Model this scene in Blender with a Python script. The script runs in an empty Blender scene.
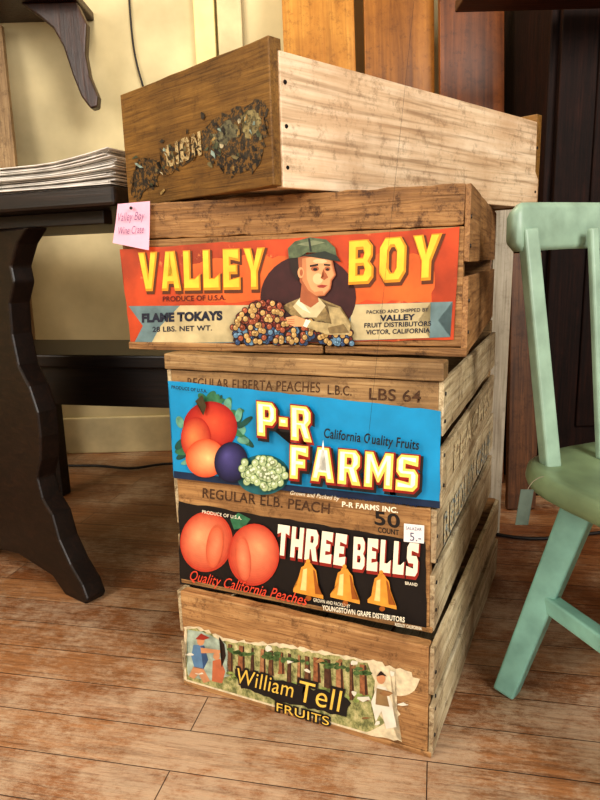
import bpy, bmesh, math, random
import numpy as np
from mathutils import Vector, Matrix
random.seed(7)
scene=bpy.context.scene
COL=scene.collection
try:
    scene.view_settings.view_transform='Standard'
    scene.view_settings.exposure=0.0
    scene.view_settings.look='Medium High Contrast'
except Exception as e: print('look',e)

# ------------------------------------------------------------ helpers
def lin(c):
    out=[]
    for v in c[:3]:
        v=v/255.0
        out.append(v/12.92 if v<=0.04045 else ((v+0.055)/1.055)**2.4)
    return (out[0],out[1],out[2],1.0)

def newmat(name):
    m=bpy.data.materials.new(name); m.use_nodes=True
    nt=m.node_tree; b=nt.nodes['Principled BSDF']
    return m,nt,b
def N(nt,t,**kw):
    n=nt.nodes.new(t)
    for k,v in kw.items(): setattr(n,k,v)
    return n
def ramp(nt,stops):
    r=N(nt,'ShaderNodeValToRGB'); el=r.color_ramp.elements
    while len(el)<len(stops): el.new(0.5)
    for e,(p,c) in zip(el,stops): e.position=p; e.color=c if len(c)==4 else lin(c)
    return r
_pc={}
def paint(rgb,rough=0.55,var=0.12,wear=0.0,metal=0.0,scale=60,name=None,bump=0.0,wearcol=(225,205,175)):
    key=(tuple(rgb),rough,var,wear,metal,scale)
    if key in _pc: return _pc[key]
    m,nt,b=newmat(name or 'paint_%d_%d_%d'%tuple(rgb))
    tc=N(nt,'ShaderNodeTexCoord'); no=N(nt,'ShaderNodeTexNoise'); no.inputs['Scale'].default_value=scale; no.inputs['Detail'].default_value=5
    nt.links.new(tc.outputs['Object'],no.inputs['Vector'])
    c=lin(rgb); d=tuple(x*(1-var*2) for x in c[:3])+(1,); l=tuple(min(1,x*(1+var)) for x in c[:3])+(1,)
    r=ramp(nt,[(0.3,d),(0.7,l)])
    nt.links.new(no.outputs['Fac'],r.inputs['Fac']); src=r.outputs['Color']
    if wear>0:
        n2=N(nt,'ShaderNodeTexNoise'); n2.inputs['Scale'].default_value=scale*1.7; n2.inputs['Detail'].default_value=9; n2.inputs['Roughness'].default_value=.75
        nt.links.new(tc.outputs['Object'],n2.inputs['Vector'])
        r2=ramp(nt,[(1-wear-0.03,(0,0,0,1)),(1-wear+0.03,(1,1,1,1))])
        nt.links.new(n2.outputs['Fac'],r2.inputs['Fac'])
        mx=N(nt,'ShaderNodeMixRGB'); mx.inputs['Color2'].default_value=lin(wearcol)
        nt.links.new(r2.outputs['Color'],mx.inputs['Fac']); nt.links.new(src,mx.inputs['Color1']); src=mx.outputs['Color']
    nt.links.new(src,b.inputs['Base Color']); b.inputs['Roughness'].default_value=rough; b.inputs['Metallic'].default_value=metal
    if bump>0:
        bp=N(nt,'ShaderNodeBump'); bp.inputs['Strength'].default_value=bump; bp.inputs['Distance'].default_value=.002
        nt.links.new(no.outputs['Fac'],bp.inputs['Height']); nt.links.new(bp.outputs['Normal'],b.inputs['Normal'])
    _pc[key]=m; return m

def wood(name,dark,mid,light,axis='x',seed=0,fine=55,rough=.62,stain=None,stain_amt=.5,bump=.35,coarse=.9,grime=.5,spec=.5):
    m,nt,b=newmat(name)
    tc=N(nt,'ShaderNodeTexCoord'); mp=N(nt,'ShaderNodeMapping')
    s=[fine,fine,fine]; s['xyz'.index(axis)]=fine*0.05
    mp.inputs['Scale'].default_value=s; mp.inputs['Location'].default_value=(seed*3.1,seed*1.7,seed*2.3)
    nt.links.new(tc.outputs['Object'],mp.inputs['Vector'])
    n1=N(nt,'ShaderNodeTexNoise'); n1.inputs['Scale'].default_value=1.6; n1.inputs['Detail'].default_value=9; n1.inputs['Roughness'].default_value=.65; n1.inputs['Distortion'].default_value=coarse
    nt.links.new(mp.outputs['Vector'],n1.inputs['Vector'])
    r=ramp(nt,[(0.25,lin(dark)),(0.5,lin(mid)),(0.74,lin(light))])
    nt.links.new(n1.outputs['Fac'],r.inputs['Fac'])
    mpl=N(nt,'ShaderNodeMapping'); mpl.inputs['Location'].default_value=(seed*1.3,seed*.7,seed); nt.links.new(tc.outputs['Object'],mpl.inputs['Vector'])
    n2=N(nt,'ShaderNodeTexNoise'); n2.inputs['Scale'].default_value=7; n2.inputs['Detail'].default_value=9; n2.inputs['Roughness'].default_value=.65
    nt.links.new(mpl.outputs['Vector'],n2.inputs['Vector'])
    r2=ramp(nt,[(0.42,(0,0,0,1)),(0.66,(stain_amt,)*3+(1,))])
    nt.links.new(n2.outputs['Fac'],r2.inputs['Fac'])
    mx=N(nt,'ShaderNodeMixRGB'); mx.inputs['Color2'].default_value=lin(stain or dark)
    nt.links.new(r2.outputs['Color'],mx.inputs['Fac']); nt.links.new(r.outputs['Color'],mx.inputs['Color1'])
    mp2=N(nt,'ShaderNodeMapping'); s2=[fine*4]*3; s2['xyz'.index(axis)]=fine*.12; mp2.inputs['Scale'].default_value=s2
    nt.links.new(tc.outputs['Object'],mp2.inputs['Vector'])
    n3=N(nt,'ShaderNodeTexNoise'); n3.inputs['Scale'].default_value=1.2; n3.inputs['Detail'].default_value=3
    nt.links.new(mp2.outputs['Vector'],n3.inputs['Vector'])
    r3=ramp(nt,[(0.3,(.42,.36,.3,1)),(0.5,(1,1,1,1))]); nt.links.new(n3.outputs['Fac'],r3.inputs['Fac'])
    mu=N(nt,'ShaderNodeMixRGB',blend_type='MULTIPLY'); mu.inputs['Fac'].default_value=.7
    nt.links.new(mx.outputs['Color'],mu.inputs['Color1']); nt.links.new(r3.outputs['Color'],mu.inputs['Color2'])
    n4=N(nt,'ShaderNodeTexNoise'); n4.inputs['Scale'].default_value=38; n4.inputs['Detail'].default_value=9; n4.inputs['Roughness'].default_value=.85
    nt.links.new(mpl.outputs['Vector'],n4.inputs['Vector'])
    r4=ramp(nt,[(0.38,(.28,.22,.17,1)),(0.48,(1,1,1,1))]); nt.links.new(n4.outputs['Fac'],r4.inputs['Fac'])
    mv=N(nt,'ShaderNodeMixRGB',blend_type='MULTIPLY'); mv.inputs['Fac'].default_value=grime
    nt.links.new(mu.outputs['Color'],mv.inputs['Color1']); nt.links.new(r4.outputs['Color'],mv.inputs['Color2'])
    nt.links.new(mv.outputs['Color'],b.inputs['Base Color']); b.inputs['Roughness'].default_value=rough
    b.inputs['Specular IOR Level'].default_value=spec
    bp=N(nt,'ShaderNodeBump'); bp.inputs['Strength'].default_value=bump; bp.inputs['Distance'].default_value=.003
    nt.links.new(n1.outputs['Fac'],bp.inputs['Height']); nt.links.new(bp.outputs['Normal'],b.inputs['Normal'])
    return m

def link(ob,parent=None):
    COL.objects.link(ob)
    if parent is not None: ob.parent=parent
    return ob
def mesh(name,verts,faces,mat,parent=None,smooth=False):
    me=bpy.data.meshes.new(name); me.from_pydata([tuple(v) for v in verts],[],faces); me.update()
    bm=bmesh.new(); bm.from_mesh(me); bmesh.ops.recalc_face_normals(bm,faces=bm.faces); bm.to_mesh(me); bm.free()
    if mat: me.materials.append(mat)
    ob=bpy.data.objects.new(name,me); link(ob,parent)
    if smooth:
        for p in me.polygons: p.use_smooth=True
    return ob
def empty(name,loc=(0,0,0),rz=0):
    e=bpy.data.objects.new(name,None); e.empty_display_size=.05; e.location=loc; e.rotation_euler=(0,0,rz); COL.objects.link(e); return e
def bevel(ob,w,seg=2):
    m=ob.modifiers.new('bevel','BEVEL'); m.width=w; m.segments=seg; m.limit_method='ANGLE'; m.angle_limit=math.radians(40)
def box(name,a,b,mat,parent=None,bv=.0015,jit=0.0,cuts=0,axis='x'):
    x0,y0,z0=a; x1,y1,z1=b
    bm=bmesh.new()
    r=bmesh.ops.create_cube(bm,size=1)
    for v in bm.verts:
        v.co=Vector((x0+(v.co.x+.5)*(x1-x0),y0+(v.co.y+.5)*(y1-y0),z0+(v.co.z+.5)*(z1-z0)))
    if cuts:
        i='xyz'.index(axis); lo,hi=a[i],b[i]
        for k in range(1,cuts):
            co=[0,0,0]; co[i]=lo+(hi-lo)*k/cuts; no=[0,0,0]; no[i]=1
            bmesh.ops.bisect_plane(bm,geom=bm.verts[:]+bm.edges[:]+bm.faces[:],plane_co=co,plane_no=no)
    if jit:
        for v in bm.verts: v.co+=Vector([random.uniform(-jit,jit)*(1 if q!=1 else .3) for q in range(3)])
    me=bpy.data.meshes.new(name); bm.to_mesh(me); bm.free(); me.materials.append(mat)
    ob=bpy.data.objects.new(name,me); link(ob,parent)
    if bv: bevel(ob,bv)
    return ob
def extrude_poly(name,pts,frame,thick,mat,parent=None,bv=.002):
    n=len(pts); V=[frame(u,v,-thick/2) for u,v in pts]+[frame(u,v,thick/2) for u,v in pts]
    F=[tuple(range(n))[::-1],tuple(range(n,2*n))]+[(i,(i+1)%n,n+(i+1)%n,n+i) for i in range(n)]
    ob=mesh(name,V,F,mat,parent)
    if bv: bevel(ob,bv)
    return ob
def prism(name,p0,p1,h0,h1,mat,parent=None,ang=0,bv=.003,flat=1.0):
    p0=Vector(p0);p1=Vector(p1); d=(p1-p0).normalized()
    ref=Vector((math.cos(ang),math.sin(ang),0)); s=(ref-d*ref.dot(d)).normalized(); t=d.cross(s)
    V=[]
    for p,h in((p0,h0),(p1,h1)):
        for a,b in((-1,-1),(1,-1),(1,1),(-1,1)): V.append(p+s*a*h+t*b*h*flat)
    F=[(0,3,2,1),(4,5,6,7)]+[(i,(i+1)%4,4+(i+1)%4,4+i) for i in range(4)]
    ob=mesh(name,V,F,mat,parent); bevel(ob,bv,3); return ob
def tube(name,pts,r,mat,parent=None):
    cu=bpy.data.curves.new(name,'CURVE'); cu.dimensions='3D'; cu.bevel_depth=r; cu.bevel_resolution=3
    sp=cu.splines.new('NURBS'); sp.points.add(len(pts)-1); sp.use_endpoint_u=True; sp.order_u=4 if len(pts)>3 else 3
    for p,q in zip(sp.points,pts): p.co=(*q,1)
    tmp=bpy.data.objects.new(name,cu); COL.objects.link(tmp); bpy.context.view_layer.update()
    me=bpy.data.meshes.new_from_object(tmp.evaluated_get(bpy.context.evaluated_depsgraph_get()))
    bpy.data.objects.remove(tmp); me.name=name; me.materials.clear(); me.materials.append(mat)
    for p in me.polygons: p.use_smooth=True
    return link(bpy.data.objects.new(name,me),parent)

# ------------------------------------------------------------ flat label art
class Face:
    """front panel of a crate; chart quad (TL,TR,BR,BL) is rectified to the flat panel w x h (metres)"""
    def __init__(s,parent,quad,w,h):
        s.parent=parent
        dst=[(0,h),(w,h),(w,0),(0,0)]; A=[];B=[]
        for (x,y),(u,v) in zip(quad,dst):
            A.append([x,y,1,0,0,0,-u*x,-u*y]);B.append(u)
            A.append([0,0,0,x,y,1,-v*x,-v*y]);B.append(v)
        q=np.linalg.solve(np.array(A,float),np.array(B,float)); s.M=np.append(q,1).reshape(3,3)
    def pt(s,x,y):
        r=s.M@np.array([x,y,1.0]); return Vector((r[0]/r[2],r[1]/r[2]))
def flat(name,F,loops,mat,layer):
    bm=bmesh.new(); off=.0006+.00022*layer
    for L in loops:
        vs=[bm.verts.new((p[0],-off,p[1])) for p in L]
        bm.faces.new(vs)
    bmesh.ops.triangulate(bm,faces=bm.faces[:])
    me=bpy.data.meshes.new(name); bm.to_mesh(me); bm.free(); me.materials.append(mat)
    return link(bpy.data.objects.new(name,me),F.parent)
def poly(name,F,pts,mat,layer): return flat(name,F,[[F.pt(*p) for p in pts]],mat,layer)
def ell(cx,cy,rx,ry,n=28,rot=0,jit=0):
    o=[]
    for i in range(n):
        t=2*math.pi*i/n; k=1+random.uniform(-jit,jit); x=rx*math.cos(t)*k;y=ry*math.sin(t)*k
        o.append((cx+x*math.cos(rot)-y*math.sin(rot),cy+x*math.sin(rot)+y*math.cos(rot)))
    return o
def ellipse(name,F,cx,cy,rx,ry,mat,layer,rot=0,jit=0): return poly(name,F,ell(cx,cy,rx,ry,32,rot,jit),mat,layer)
def blobs(name,F,lst,mat,layer,n=14):
    return flat(name,F,[[F.pt(*p) for p in ell(a,b,c,d,n)] for a,b,c,d in lst],mat,layer)
def shaded(name,F,cx,cy,rx,ry,c0,c1,layer,dx=-.25,dy=-.25,n=16,rot=0):
    for i in range(n):
        t=i/max(1,n-1); k=1-t*.92
        col=tuple(int(c0[j]*(1-t**.7)+c1[j]*t**.7) for j in range(3))
        ellipse(name+'_%d'%i,F,cx+rx*dx*t,cy+ry*dy*t,rx*k,ry*k,paint(col,.5,.05,scale=90),layer+i*.22,rot)
def jag(pts,amp,step=6):
    out=[]
    for i,(x,y) in enumerate(pts):
        x2,y2=pts[(i+1)%len(pts)]; d=math.hypot(x2-x,y2-y); n=max(1,int(d/step))
        for k in range(n):
            t=k/n; out.append((x+(x2-x)*t+random.uniform(-amp,amp),y+(y2-y)*t+random.uniform(-amp,amp)))
    return out
GL={
'V':(1,[[(0,1),(.36,1),(.5,.42),(.64,1),(1,1),(.68,0),(.32,0)]]),
'A':(1,[[(0,0),(.26,1),(.74,1),(1,0),(.67,0),(.62,.18),(.38,.18),(.33,0)],[(.43,.4),(.57,.4),(.5,.76)]]),
'L':(.82,[[(0,0),(0,1),(.36,1),(.36,.3),(.56,.3),(.82,.42),(.82,0)]]),
'E':(.82,[[(0,0),(0,1),(.8,1),(.8,.68),(.36,.74),(.36,.62),(.68,.62),(.68,.38),(.36,.38),(.36,.26),(.82,.32),(.82,0)]]),
'Y':(1,[[(0,1),(.36,1),(.5,.66),(.64,1),(1,1),(.67,.42),(.67,0),(.33,0),(.33,.42)]]),
'B':(.92,[[(0,0),(0,1),(.7,1),(.88,.85),(.88,.62),(.78,.5),(.92,.38),(.92,.14),(.75,0)],[(.33,.6),(.33,.78),(.53,.78),(.57,.69),(.53,.6)],[(.33,.22),(.33,.42),(.55,.42),(.6,.32),(.55,.22)]]),
'O':(.95,[[(.2,0),(0,.22),(0,.78),(.2,1),(.75,1),(.95,.78),(.95,.22),(.75,0)],[(.34,.32),(.34,.68),(.42,.78),(.53,.78),(.61,.68),(.61,.32),(.53,.22),(.42,.22)]]),
'P':(.9,[[(0,0),(0,1),(.72,1),(.9,.84),(.9,.5),(.72,.34),(.38,.34),(.38,0)],[(.38,.56),(.38,.78),(.55,.78),(.58,.67),(.55,.56)]]),
'R':(.96,[[(0,0),(0,1),(.72,1),(.9,.84),(.9,.56),(.76,.44),(.96,0),(.6,0),(.42,.36),(.36,.36),(.36,0)],[(.36,.58),(.36,.78),(.54,.78),(.57,.68),(.54,.58)]]),
'F':(.8,[[(0,0),(0,1),(.8,1),(.8,.68),(.36,.74),(.36,.6),(.68,.6),(.68,.34),(.36,.34),(.36,0)]]),
'M':(1.12,[[(0,0),(0,1),(.32,1),(.56,.58),(.8,1),(1.12,1),(1.12,0),(.8,0),(.8,.48),(.6,.16),(.52,.16),(.32,.48),(.32,0)]]),
'S':(.84,[[(0,0),(0,.3),(.5,.24),(.5,.38),(.15,.38),(0,.52),(0,.86),(.16,1),(.82,1),(.82,.7),(.34,.76),(.34,.62),(.7,.62),(.84,.48),(.84,.14),(.68,0)]]),
'T':(.9,[[(.28,0),(.28,.74),(0,.68),(0,1),(.9,1),(.9,.68),(.62,.74),(.62,0)]]),
'H':(.9,[[(0,0),(0,1),(.32,1),(.32,.62),(.58,.62),(.58,1),(.9,1),(.9,0),(.58,0),(.58,.36),(.32,.36),(.32,0)]]),
'I':(.32,[[(0,0),(0,1),(.32,1),(.32,0)]]),
'N':(.92,[[(0,0),(0,1),(.34,1),(.6,.5),(.6,1),(.92,1),(.92,0),(.6,0),(.32,.52),(.32,0)]]),
'-':(.4,[[(0,.36),(0,.62),(.4,.62),(.4,.36)]]),
}
def curve_mesh(cu,name):
    tmp=bpy.data.objects.new(name,cu); COL.objects.link(tmp); bpy.context.view_layer.update()
    me=bpy.data.meshes.new_from_object(tmp.evaluated_get(bpy.context.evaluated_depsgraph_get()))
    bpy.data.objects.remove(tmp); return me
def place(me,name,F,p0,p1,pt,W,H,mat,layer,x0=0):
    a=F.pt(*p0);b=F.pt(*p1);c=F.pt(*pt); ex=(b-a)/W; ey=(c-a)/H; off=.0006+.00022*layer
    for v in me.vertices:
        u=v.co.x-x0; w=v.co.y; q=a+ex*u+ey*w; v.co=(q.x,-off,q.y)
    me.name=name; me.materials.clear(); me.materials.append(mat)
    return link(bpy.data.objects.new(name,me),F.parent)
def word(name,F,s,p0,p1,pt,mat,layer,offset=0,gap=.1,dx=0,dy=0):
    cu=bpy.data.curves.new(name,'CURVE'); cu.dimensions='2D'; cu.fill_mode='BOTH'; x=0
    for ch in s:
        w,loops=GL[ch]
        for L in loops:
            sp=cu.splines.new('POLY'); sp.points.add(len(L)-1); sp.use_cyclic_u=True
            for p,(u,v) in zip(sp.points,L): p.co=(x+u+dx,v+dy,0,1)
        x+=w+gap
    cu.offset=offset
    return place(curve_mesh(cu,name),name,F,p0,p1,pt,x-gap,1.0,mat,layer)
def text(name,F,s,p0,p1,h,mat,layer,offset=0.0,shear=0.0):
    cu=bpy.data.curves.new(name,'FONT'); cu.body=s; cu.size=1; cu.shear=shear; cu.space_character=1.05
    me=curve_mesh(cu,name+'_m'); xs=[v.co.x for v in me.vertices]; ys=[v.co.y for v in me.vertices]
    x0,x1,y1=min(xs),max(xs),max(ys)
    if offset:
        cu.offset=offset; me=curve_mesh(cu,name+'_m2')
    pt=(p0[0],p0[1]-h)
    return place(me,name,F,p0,p1,pt,x1-x0,y1,mat,layer,x0)
def side_text(name,P,s,w,y0,y1,z,h,mat):
    """stencil on the right-hand slats of a crate"""
    cu=bpy.data.curves.new(name,'FONT'); cu.body=s; cu.size=1; cu.offset=.02
    me=curve_mesh(cu,name); xs=[v.co.x for v in me.vertices]; ys=[v.co.y for v in me.vertices]; x0,x1,Y1=min(xs),max(xs),max(ys)
    for v in me.vertices: v.co=(w+.0012,y0+(v.co.x-x0)/(x1-x0)*(y1-y0),z+v.co.y/Y1*h)
    me.materials.clear(); me.materials.append(mat); link(bpy.data.objects.new(name,me),P)

# ------------------------------------------------------------ camera
cam=bpy.data.cameras.new('camera'); co=bpy.data.objects.new('camera',cam); COL.objects.link(co)
cam.sensor_fit='VERTICAL'; cam.sensor_height=36; cam.sensor_width=27; cam.lens=642.42/800*36
co.matrix_world=Matrix.Translation((0,0,.652))@Matrix.Rotation(math.pi/2-.2103,4,'X')@Matrix.Rotation(-.0271,4,'Z')
scene.camera=co; cam.clip_start=.02

# ------------------------------------------------------------ room
def floor_mat():
    m,nt,b=newmat('worn_plank_floor')
    tc=N(nt,'ShaderNodeTexCoord'); mp=N(nt,'ShaderNodeMapping'); mp.inputs['Rotation'].default_value=(0,0,math.radians(12))
    nt.links.new(tc.outputs['Object'],mp.inputs['Vector'])
    br=N(nt,'ShaderNodeTexBrick'); br.inputs['Scale'].default_value=1; br.inputs['Brick Width'].default_value=.9; br.inputs['Row Height'].default_value=.075
    br.inputs['Mortar Size'].default_value=.0009; br.inputs['Mortar Smooth'].default_value=.4; br.inputs['Bias'].default_value=0
    br.inputs['Color1'].default_value=lin((138,90,54)); br.inputs['Color2'].default_value=lin((168,122,82)); br.inputs['Mortar'].default_value=lin((54,34,20))
    br.offset=.37
    nt.links.new(mp.outputs['Vector'],br.inputs['Vector'])
    m2=N(nt,'ShaderNodeMapping'); m2.inputs['Scale'].default_value=(4,70,1); nt.links.new(mp.outputs['Vector'],m2.inputs['Vector'])
    g=N(nt,'ShaderNodeTexNoise'); g.inputs['Scale'].default_value=1.8; g.inputs['Detail'].default_value=10; g.inputs['Roughness'].default_value=.75; g.inputs['Distortion'].default_value=.6
    nt.links.new(m2.outputs['Vector'],g.inputs['Vector'])
    gr=ramp(nt,[(.3,(.42,.35,.30,1)),(.5,(.9,.87,.84,1)),(.7,(1.3,1.26,1.22,1))]); nt.links.new(g.outputs['Fac'],gr.inputs['Fac'])
    mu=N(nt,'ShaderNodeMixRGB',blend_type='MULTIPLY'); mu.inputs['Fac'].default_value=1
    nt.links.new(br.outputs['Color'],mu.inputs['Color1']); nt.links.new(gr.outputs['Color'],mu.inputs['Color2'])
    m3=N(nt,'ShaderNodeMapping'); m3.inputs['Scale'].default_value=(26,80,1); nt.links.new(mp.outputs['Vector'],m3.inputs['Vector'])
    w=N(nt,'ShaderNodeTexNoise'); w.inputs['Scale'].default_value=1.6; w.inputs['Detail'].default_value=15; w.inputs['Roughness'].default_value=.95
    nt.links.new(m3.outputs['Vector'],w.inputs['Vector'])
    big=N(nt,'ShaderNodeTexNoise'); big.inputs['Scale'].default_value=5; big.inputs['Detail'].default_value=9; big.inputs['Roughness'].default_value=.75; nt.links.new(mp.outputs['Vector'],big.inputs['Vector'])
    ad=N(nt,'ShaderNodeMath',operation='ADD'); ms=N(nt,'ShaderNodeMath',operation='MULTIPLY'); ms.inputs[1].default_value=.8
    nt.links.new(big.outputs['Fac'],ms.inputs[0]); nt.links.new(ms.outputs[0],ad.inputs[0]); nt.links.new(w.outputs['Fac'],ad.inputs[1])
    sx=N(nt,'ShaderNodeSeparateXYZ'); nt.links.new(tc.outputs['Object'],sx.inputs[0])
    mr=N(nt,'ShaderNodeMapRange'); mr.inputs['From Min'].default_value=1.3; mr.inputs['From Max'].default_value=.6; mr.inputs['To Min'].default_value=0; mr.inputs['To Max'].default_value=.07
    nt.links.new(sx.outputs['Y'],mr.inputs['Value'])
    ad2=N(nt,'ShaderNodeMath',operation='ADD'); nt.links.new(ad.outputs[0],ad2.inputs[0]); nt.links.new(mr.outputs[0],ad2.inputs[1])
    wr=ramp(nt,[(.88,(0,0,0,1)),(1.0,(.6,.6,.6,1))]); nt.links.new(ad2.outputs[0],wr.inputs['Fac'])
    mx=N(nt,'ShaderNodeMixRGB'); mx.inputs['Color2'].default_value=lin((204,182,156))
    nt.links.new(wr.outputs['Color'],mx.inputs['Fac']); nt.links.new(mu.outputs['Color'],mx.inputs['Color1'])
    md=N(nt,'ShaderNodeMixRGB'); md.inputs['Color2'].default_value=lin((58,38,24)); nt.links.new(br.outputs['Fac'],md.inputs['Fac']); nt.links.new(mx.outputs['Color'],md.inputs['Color1'])
    gm=N(nt,'ShaderNodeTexNoise'); gm.inputs['Scale'].default_value=16; gm.inputs['Detail'].default_value=13; gm.inputs['Roughness'].default_value=.9
    nt.links.new(m2.outputs['Vector'],gm.inputs['Vector']); gm.inputs['Scale'].default_value=1.1
    gmr=ramp(nt,[(.38,(.34,.24,.18,1)),(.5,(1,1,1,1))]); nt.links.new(gm.outputs['Fac'],gmr.inputs['Fac'])
    m4=N(nt,'ShaderNodeMixRGB',blend_type='MULTIPLY'); m4.inputs['Fac'].default_value=.8
    nt.links.new(md.outputs['Color'],m4.inputs['Color1']); nt.links.new(gmr.outputs['Color'],m4.inputs['Color2'])
    nt.links.new(m4.outputs['Color'],b.inputs['Base Color'])
    rr=ramp(nt,[(.35,(.25,.25,.25,1)),(.7,(.55,.55,.55,1))]); nt.links.new(w.outputs['Fac'],rr.inputs['Fac']); nt.links.new(rr.outputs['Color'],b.inputs['Roughness'])
    bp=N(nt,'ShaderNodeBump'); bp.inputs['Strength'].default_value=.45; bp.inputs['Distance'].default_value=.004
    sb=N(nt,'ShaderNodeMath',operation='SUBTRACT'); nt.links.new(g.outputs['Fac'],sb.inputs[0]); nt.links.new(br.outputs['Fac'],sb.inputs[1])
    nt.links.new(sb.outputs[0],bp.inputs['Height']); nt.links.new(bp.outputs['Normal'],b.inputs['Normal'])
    return m
box('floor',(-2.6,-2.2,-.05),(2.6,2.35,0),floor_mat(),bv=0)
plaster=paint((202,186,146),.85,.16,scale=4,name='aged_plaster',bump=.3)
box('wall_back',(-2.6,2.25,0),(2.6,2.35,2.7),plaster,bv=0)
box('wall_left',(-2.7,-2.2,0),(-2.6,2.35,2.7),plaster,bv=0)
darkpl=paint((60,38,26),.8,.15,scale=5,name='dark_panelling')
box('wall_right',(2.6,-2.2,0),(2.7,2.35,2.7),darkpl,bv=0)
box('ceiling',(-2.7,-2.2,2.7),(2.7,2.35,2.8),paint((200,190,170),.9,.05,scale=4,name='ceiling_paint'),bv=0)
trimm=paint((204,188,146),.5,.10,scale=12,name='trim_paint')
box('baseboard_back',(-2.6,2.232,0),(.1,2.25,.13),trimm,bv=.003)
box('trim_1',(-.30,2.215,0),(-.235,2.25,2.7),paint((230,212,150),.5,.08,scale=12),bv=.004)
box('trim_2',(-.228,2.225,0),(-.15,2.25,2.7),trimm,bv=.004)

# ------------------------------------------------------------ crates
nailm=paint((45,40,38),.5,.2,metal=.6)
def nail(P,w,y,z):
    bm=bmesh.new(); bmesh.ops.create_cone(bm,cap_ends=True,segments=10,radius1=.0028,radius2=.0022,depth=.0012,matrix=Matrix.Translation((w+.0006,y,z))@Matrix.Rotation(math.pi/2,4,'Y'))
    me=bpy.data.meshes.new('nail'); bm.to_mesh(me); bm.free(); me.materials.append(nailm); link(bpy.data.objects.new('nail',me),P)
def crate(w,L,H,pos,yaw,fm,sm,style):
    P=empty('fruit_crate',pos,yaw); t=.007
    if style==1:
        box('end_panel_front',(0,0,0.002),(w-.003,.02,H),fm,P,.0015,.0006,10,'x')
        box('end_panel_back',(0,L-.02,0.002),(w,L,H),fm,P,.002)
        box('side_board_right',(w-.012,.014,0),(w,L-.003,H-.014),sm,P,.0015,.0006,8,'y')
        box('side_board_left',(0,.02,0),(.012,L-.02,H-.014),sm,P,.0015)
        box('bottom_board',(.012,.02,0.004),(w-.012,L-.02,.012),sm,P,.001)
        for yy,zz in((.022,.024),(.022,.072),(.022,.122),(L-.015,.03),(L-.015,.11)): nail(P,w,yy,zz)
        return P
    fz=.008
    if style==2:
        box('end_board_upper',(t,0,H*.76),(w-t,.019,H-.001),fm,P,.002,.0014,36,'x')
        box('end_board_lower',(t,.001,fz+.004),(w-t,.018,H*.757),fm,P,.0015)
        box('bottom_cleat',(0,-.004,0),(w*.62,.03,.0115),fm,P,.0015,.0006,12,'x')
        box('bottom_cleat_2',(w*.625,-.003,0),(w,.03,.0105),fm,P,.0015,.0006,8,'x')
    elif style==3:
        box('end_panel',(t,0,fz),(w-t,.018,H-.024),fm,P,.0015)
        box('top_cleat',(0,-.005,H-.0225),(w,.03,H),fm,P,.002,.0007,12,'x')
    else:
        box('end_panel',(t,0,fz),(w-t,.018,H),fm,P,.002,.0009,18,'x')
        box('bottom_strip',(.002,-.001,0),(w-.002,.018,fz-.0005),fm,P,.001)
    box('end_panel_back',(t,L-.018,fz),(w-t,L,H),fm,P,.0015)
    for sx,x0,x1 in(('right',w-t,w),('left',0,t)):
        top=H-.002 if style!=3 else H-.024
        g=.018
        hm=fz+(top-fz)*.5
        box('side_slat_lower_'+sx,(x0,.0015,fz*.2),(x1,L,hm-g*.5),sm,P,.001,.0008,9,'y')
        box('side_slat_upper_'+sx,(x0,.0015,hm+g*.5),(x1,L,top),sm,P,.001,.0008,9,'y')
    for k in range(3):
        a=t+(w-2*t)*k/3+.003; box('bottom_slat_%d'%(k+1),(a,.02,.001),(a+(w-2*t)/3-.006,L-.02,fz-.001),sm,P,.001)
    for zz in(.03,.07,H-.04,H-.075): nail(P,w,.009,zz)
    return P

Hs=(.1647,.1759,.1894,.2125); Ln=.57
def origin(x,y,a,w): return (x-w*math.cos(a),y-w*math.sin(a))
zs=[0,Hs[0],Hs[0]+Hs[1],sum(Hs[:3]),sum(Hs)]
w5=wood('pine_tan_5',(128,88,52),(178,134,86),(204,164,114),'x',1,stain=(122,84,50),stain_amt=.65,fine=75,grime=.7)
w4=wood('pine_tan_4',(124,88,52),(178,134,84),(204,162,108),'x',2,stain=(114,80,48),stain_amt=.65,fine=75,grime=.7)
w3=wood('pine_tan_3',(112,86,56),(168,134,90),(196,164,118),'x',3,stain=(100,76,48),stain_amt=.65,fine=75,grime=.6)
w2=wood('pine_brown_2',(92,60,32),(156,114,68),(194,150,98),'x',4,stain=(88,58,34),stain_amt=.6,bump=1.0,grime=1.0,fine=65)
w1=wood('stained_oak_1',(84,56,20),(134,96,40),(160,120,58),'x',5,stain=(78,52,20),stain_amt=.6,fine=95)
s1=wood('pale_pine_side',(184,148,112),(226,198,164),(242,220,192),'y',6,fine=34,stain=(190,152,114),stain_amt=.6,bump=.2,grime=.5)
s2=wood('slat_brown',(104,70,40),(158,116,72),(186,144,98),'y',7,stain=(86,58,34),fine=75)
s3=wood('slat_cream',(146,122,90),(200,182,146),(226,212,182),'y',8,stain=(132,106,76),stain_amt=.7,grime=.8)
s4=wood('slat_cream2',(154,130,98),(208,192,156),(230,218,190),'y',9,stain=(140,112,80),stain_amt=.7,grime=.8)
cr={}
def mk(i,x,y,a,w,z,H,fm,sm,style,L=Ln):
    ox,oy=origin(x,y,a,w); cr[i]=crate(w,L,H,(ox,oy,z),a,fm,sm,style)
mk(5,.1638,.7381,-.4393,.40,zs[0],Hs[0]-.0005,w5,s4,5)
mk(4,.1698,.7705,-.4153,.40,zs[1],Hs[1]-.0005,w4,s4,5)
mk(3,.176,.767,-.3993,.40,zs[2],Hs[2]-.0005,w3,s3,3)
mk(2,.2129,.8084,-.3457,.50,zs[3],Hs[3]-.0005,w2,s2,2)
mk(1,-.0235,.822,-.8048,.350,zs[4]+.001,.170,w1,s1,1,.69)
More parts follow.
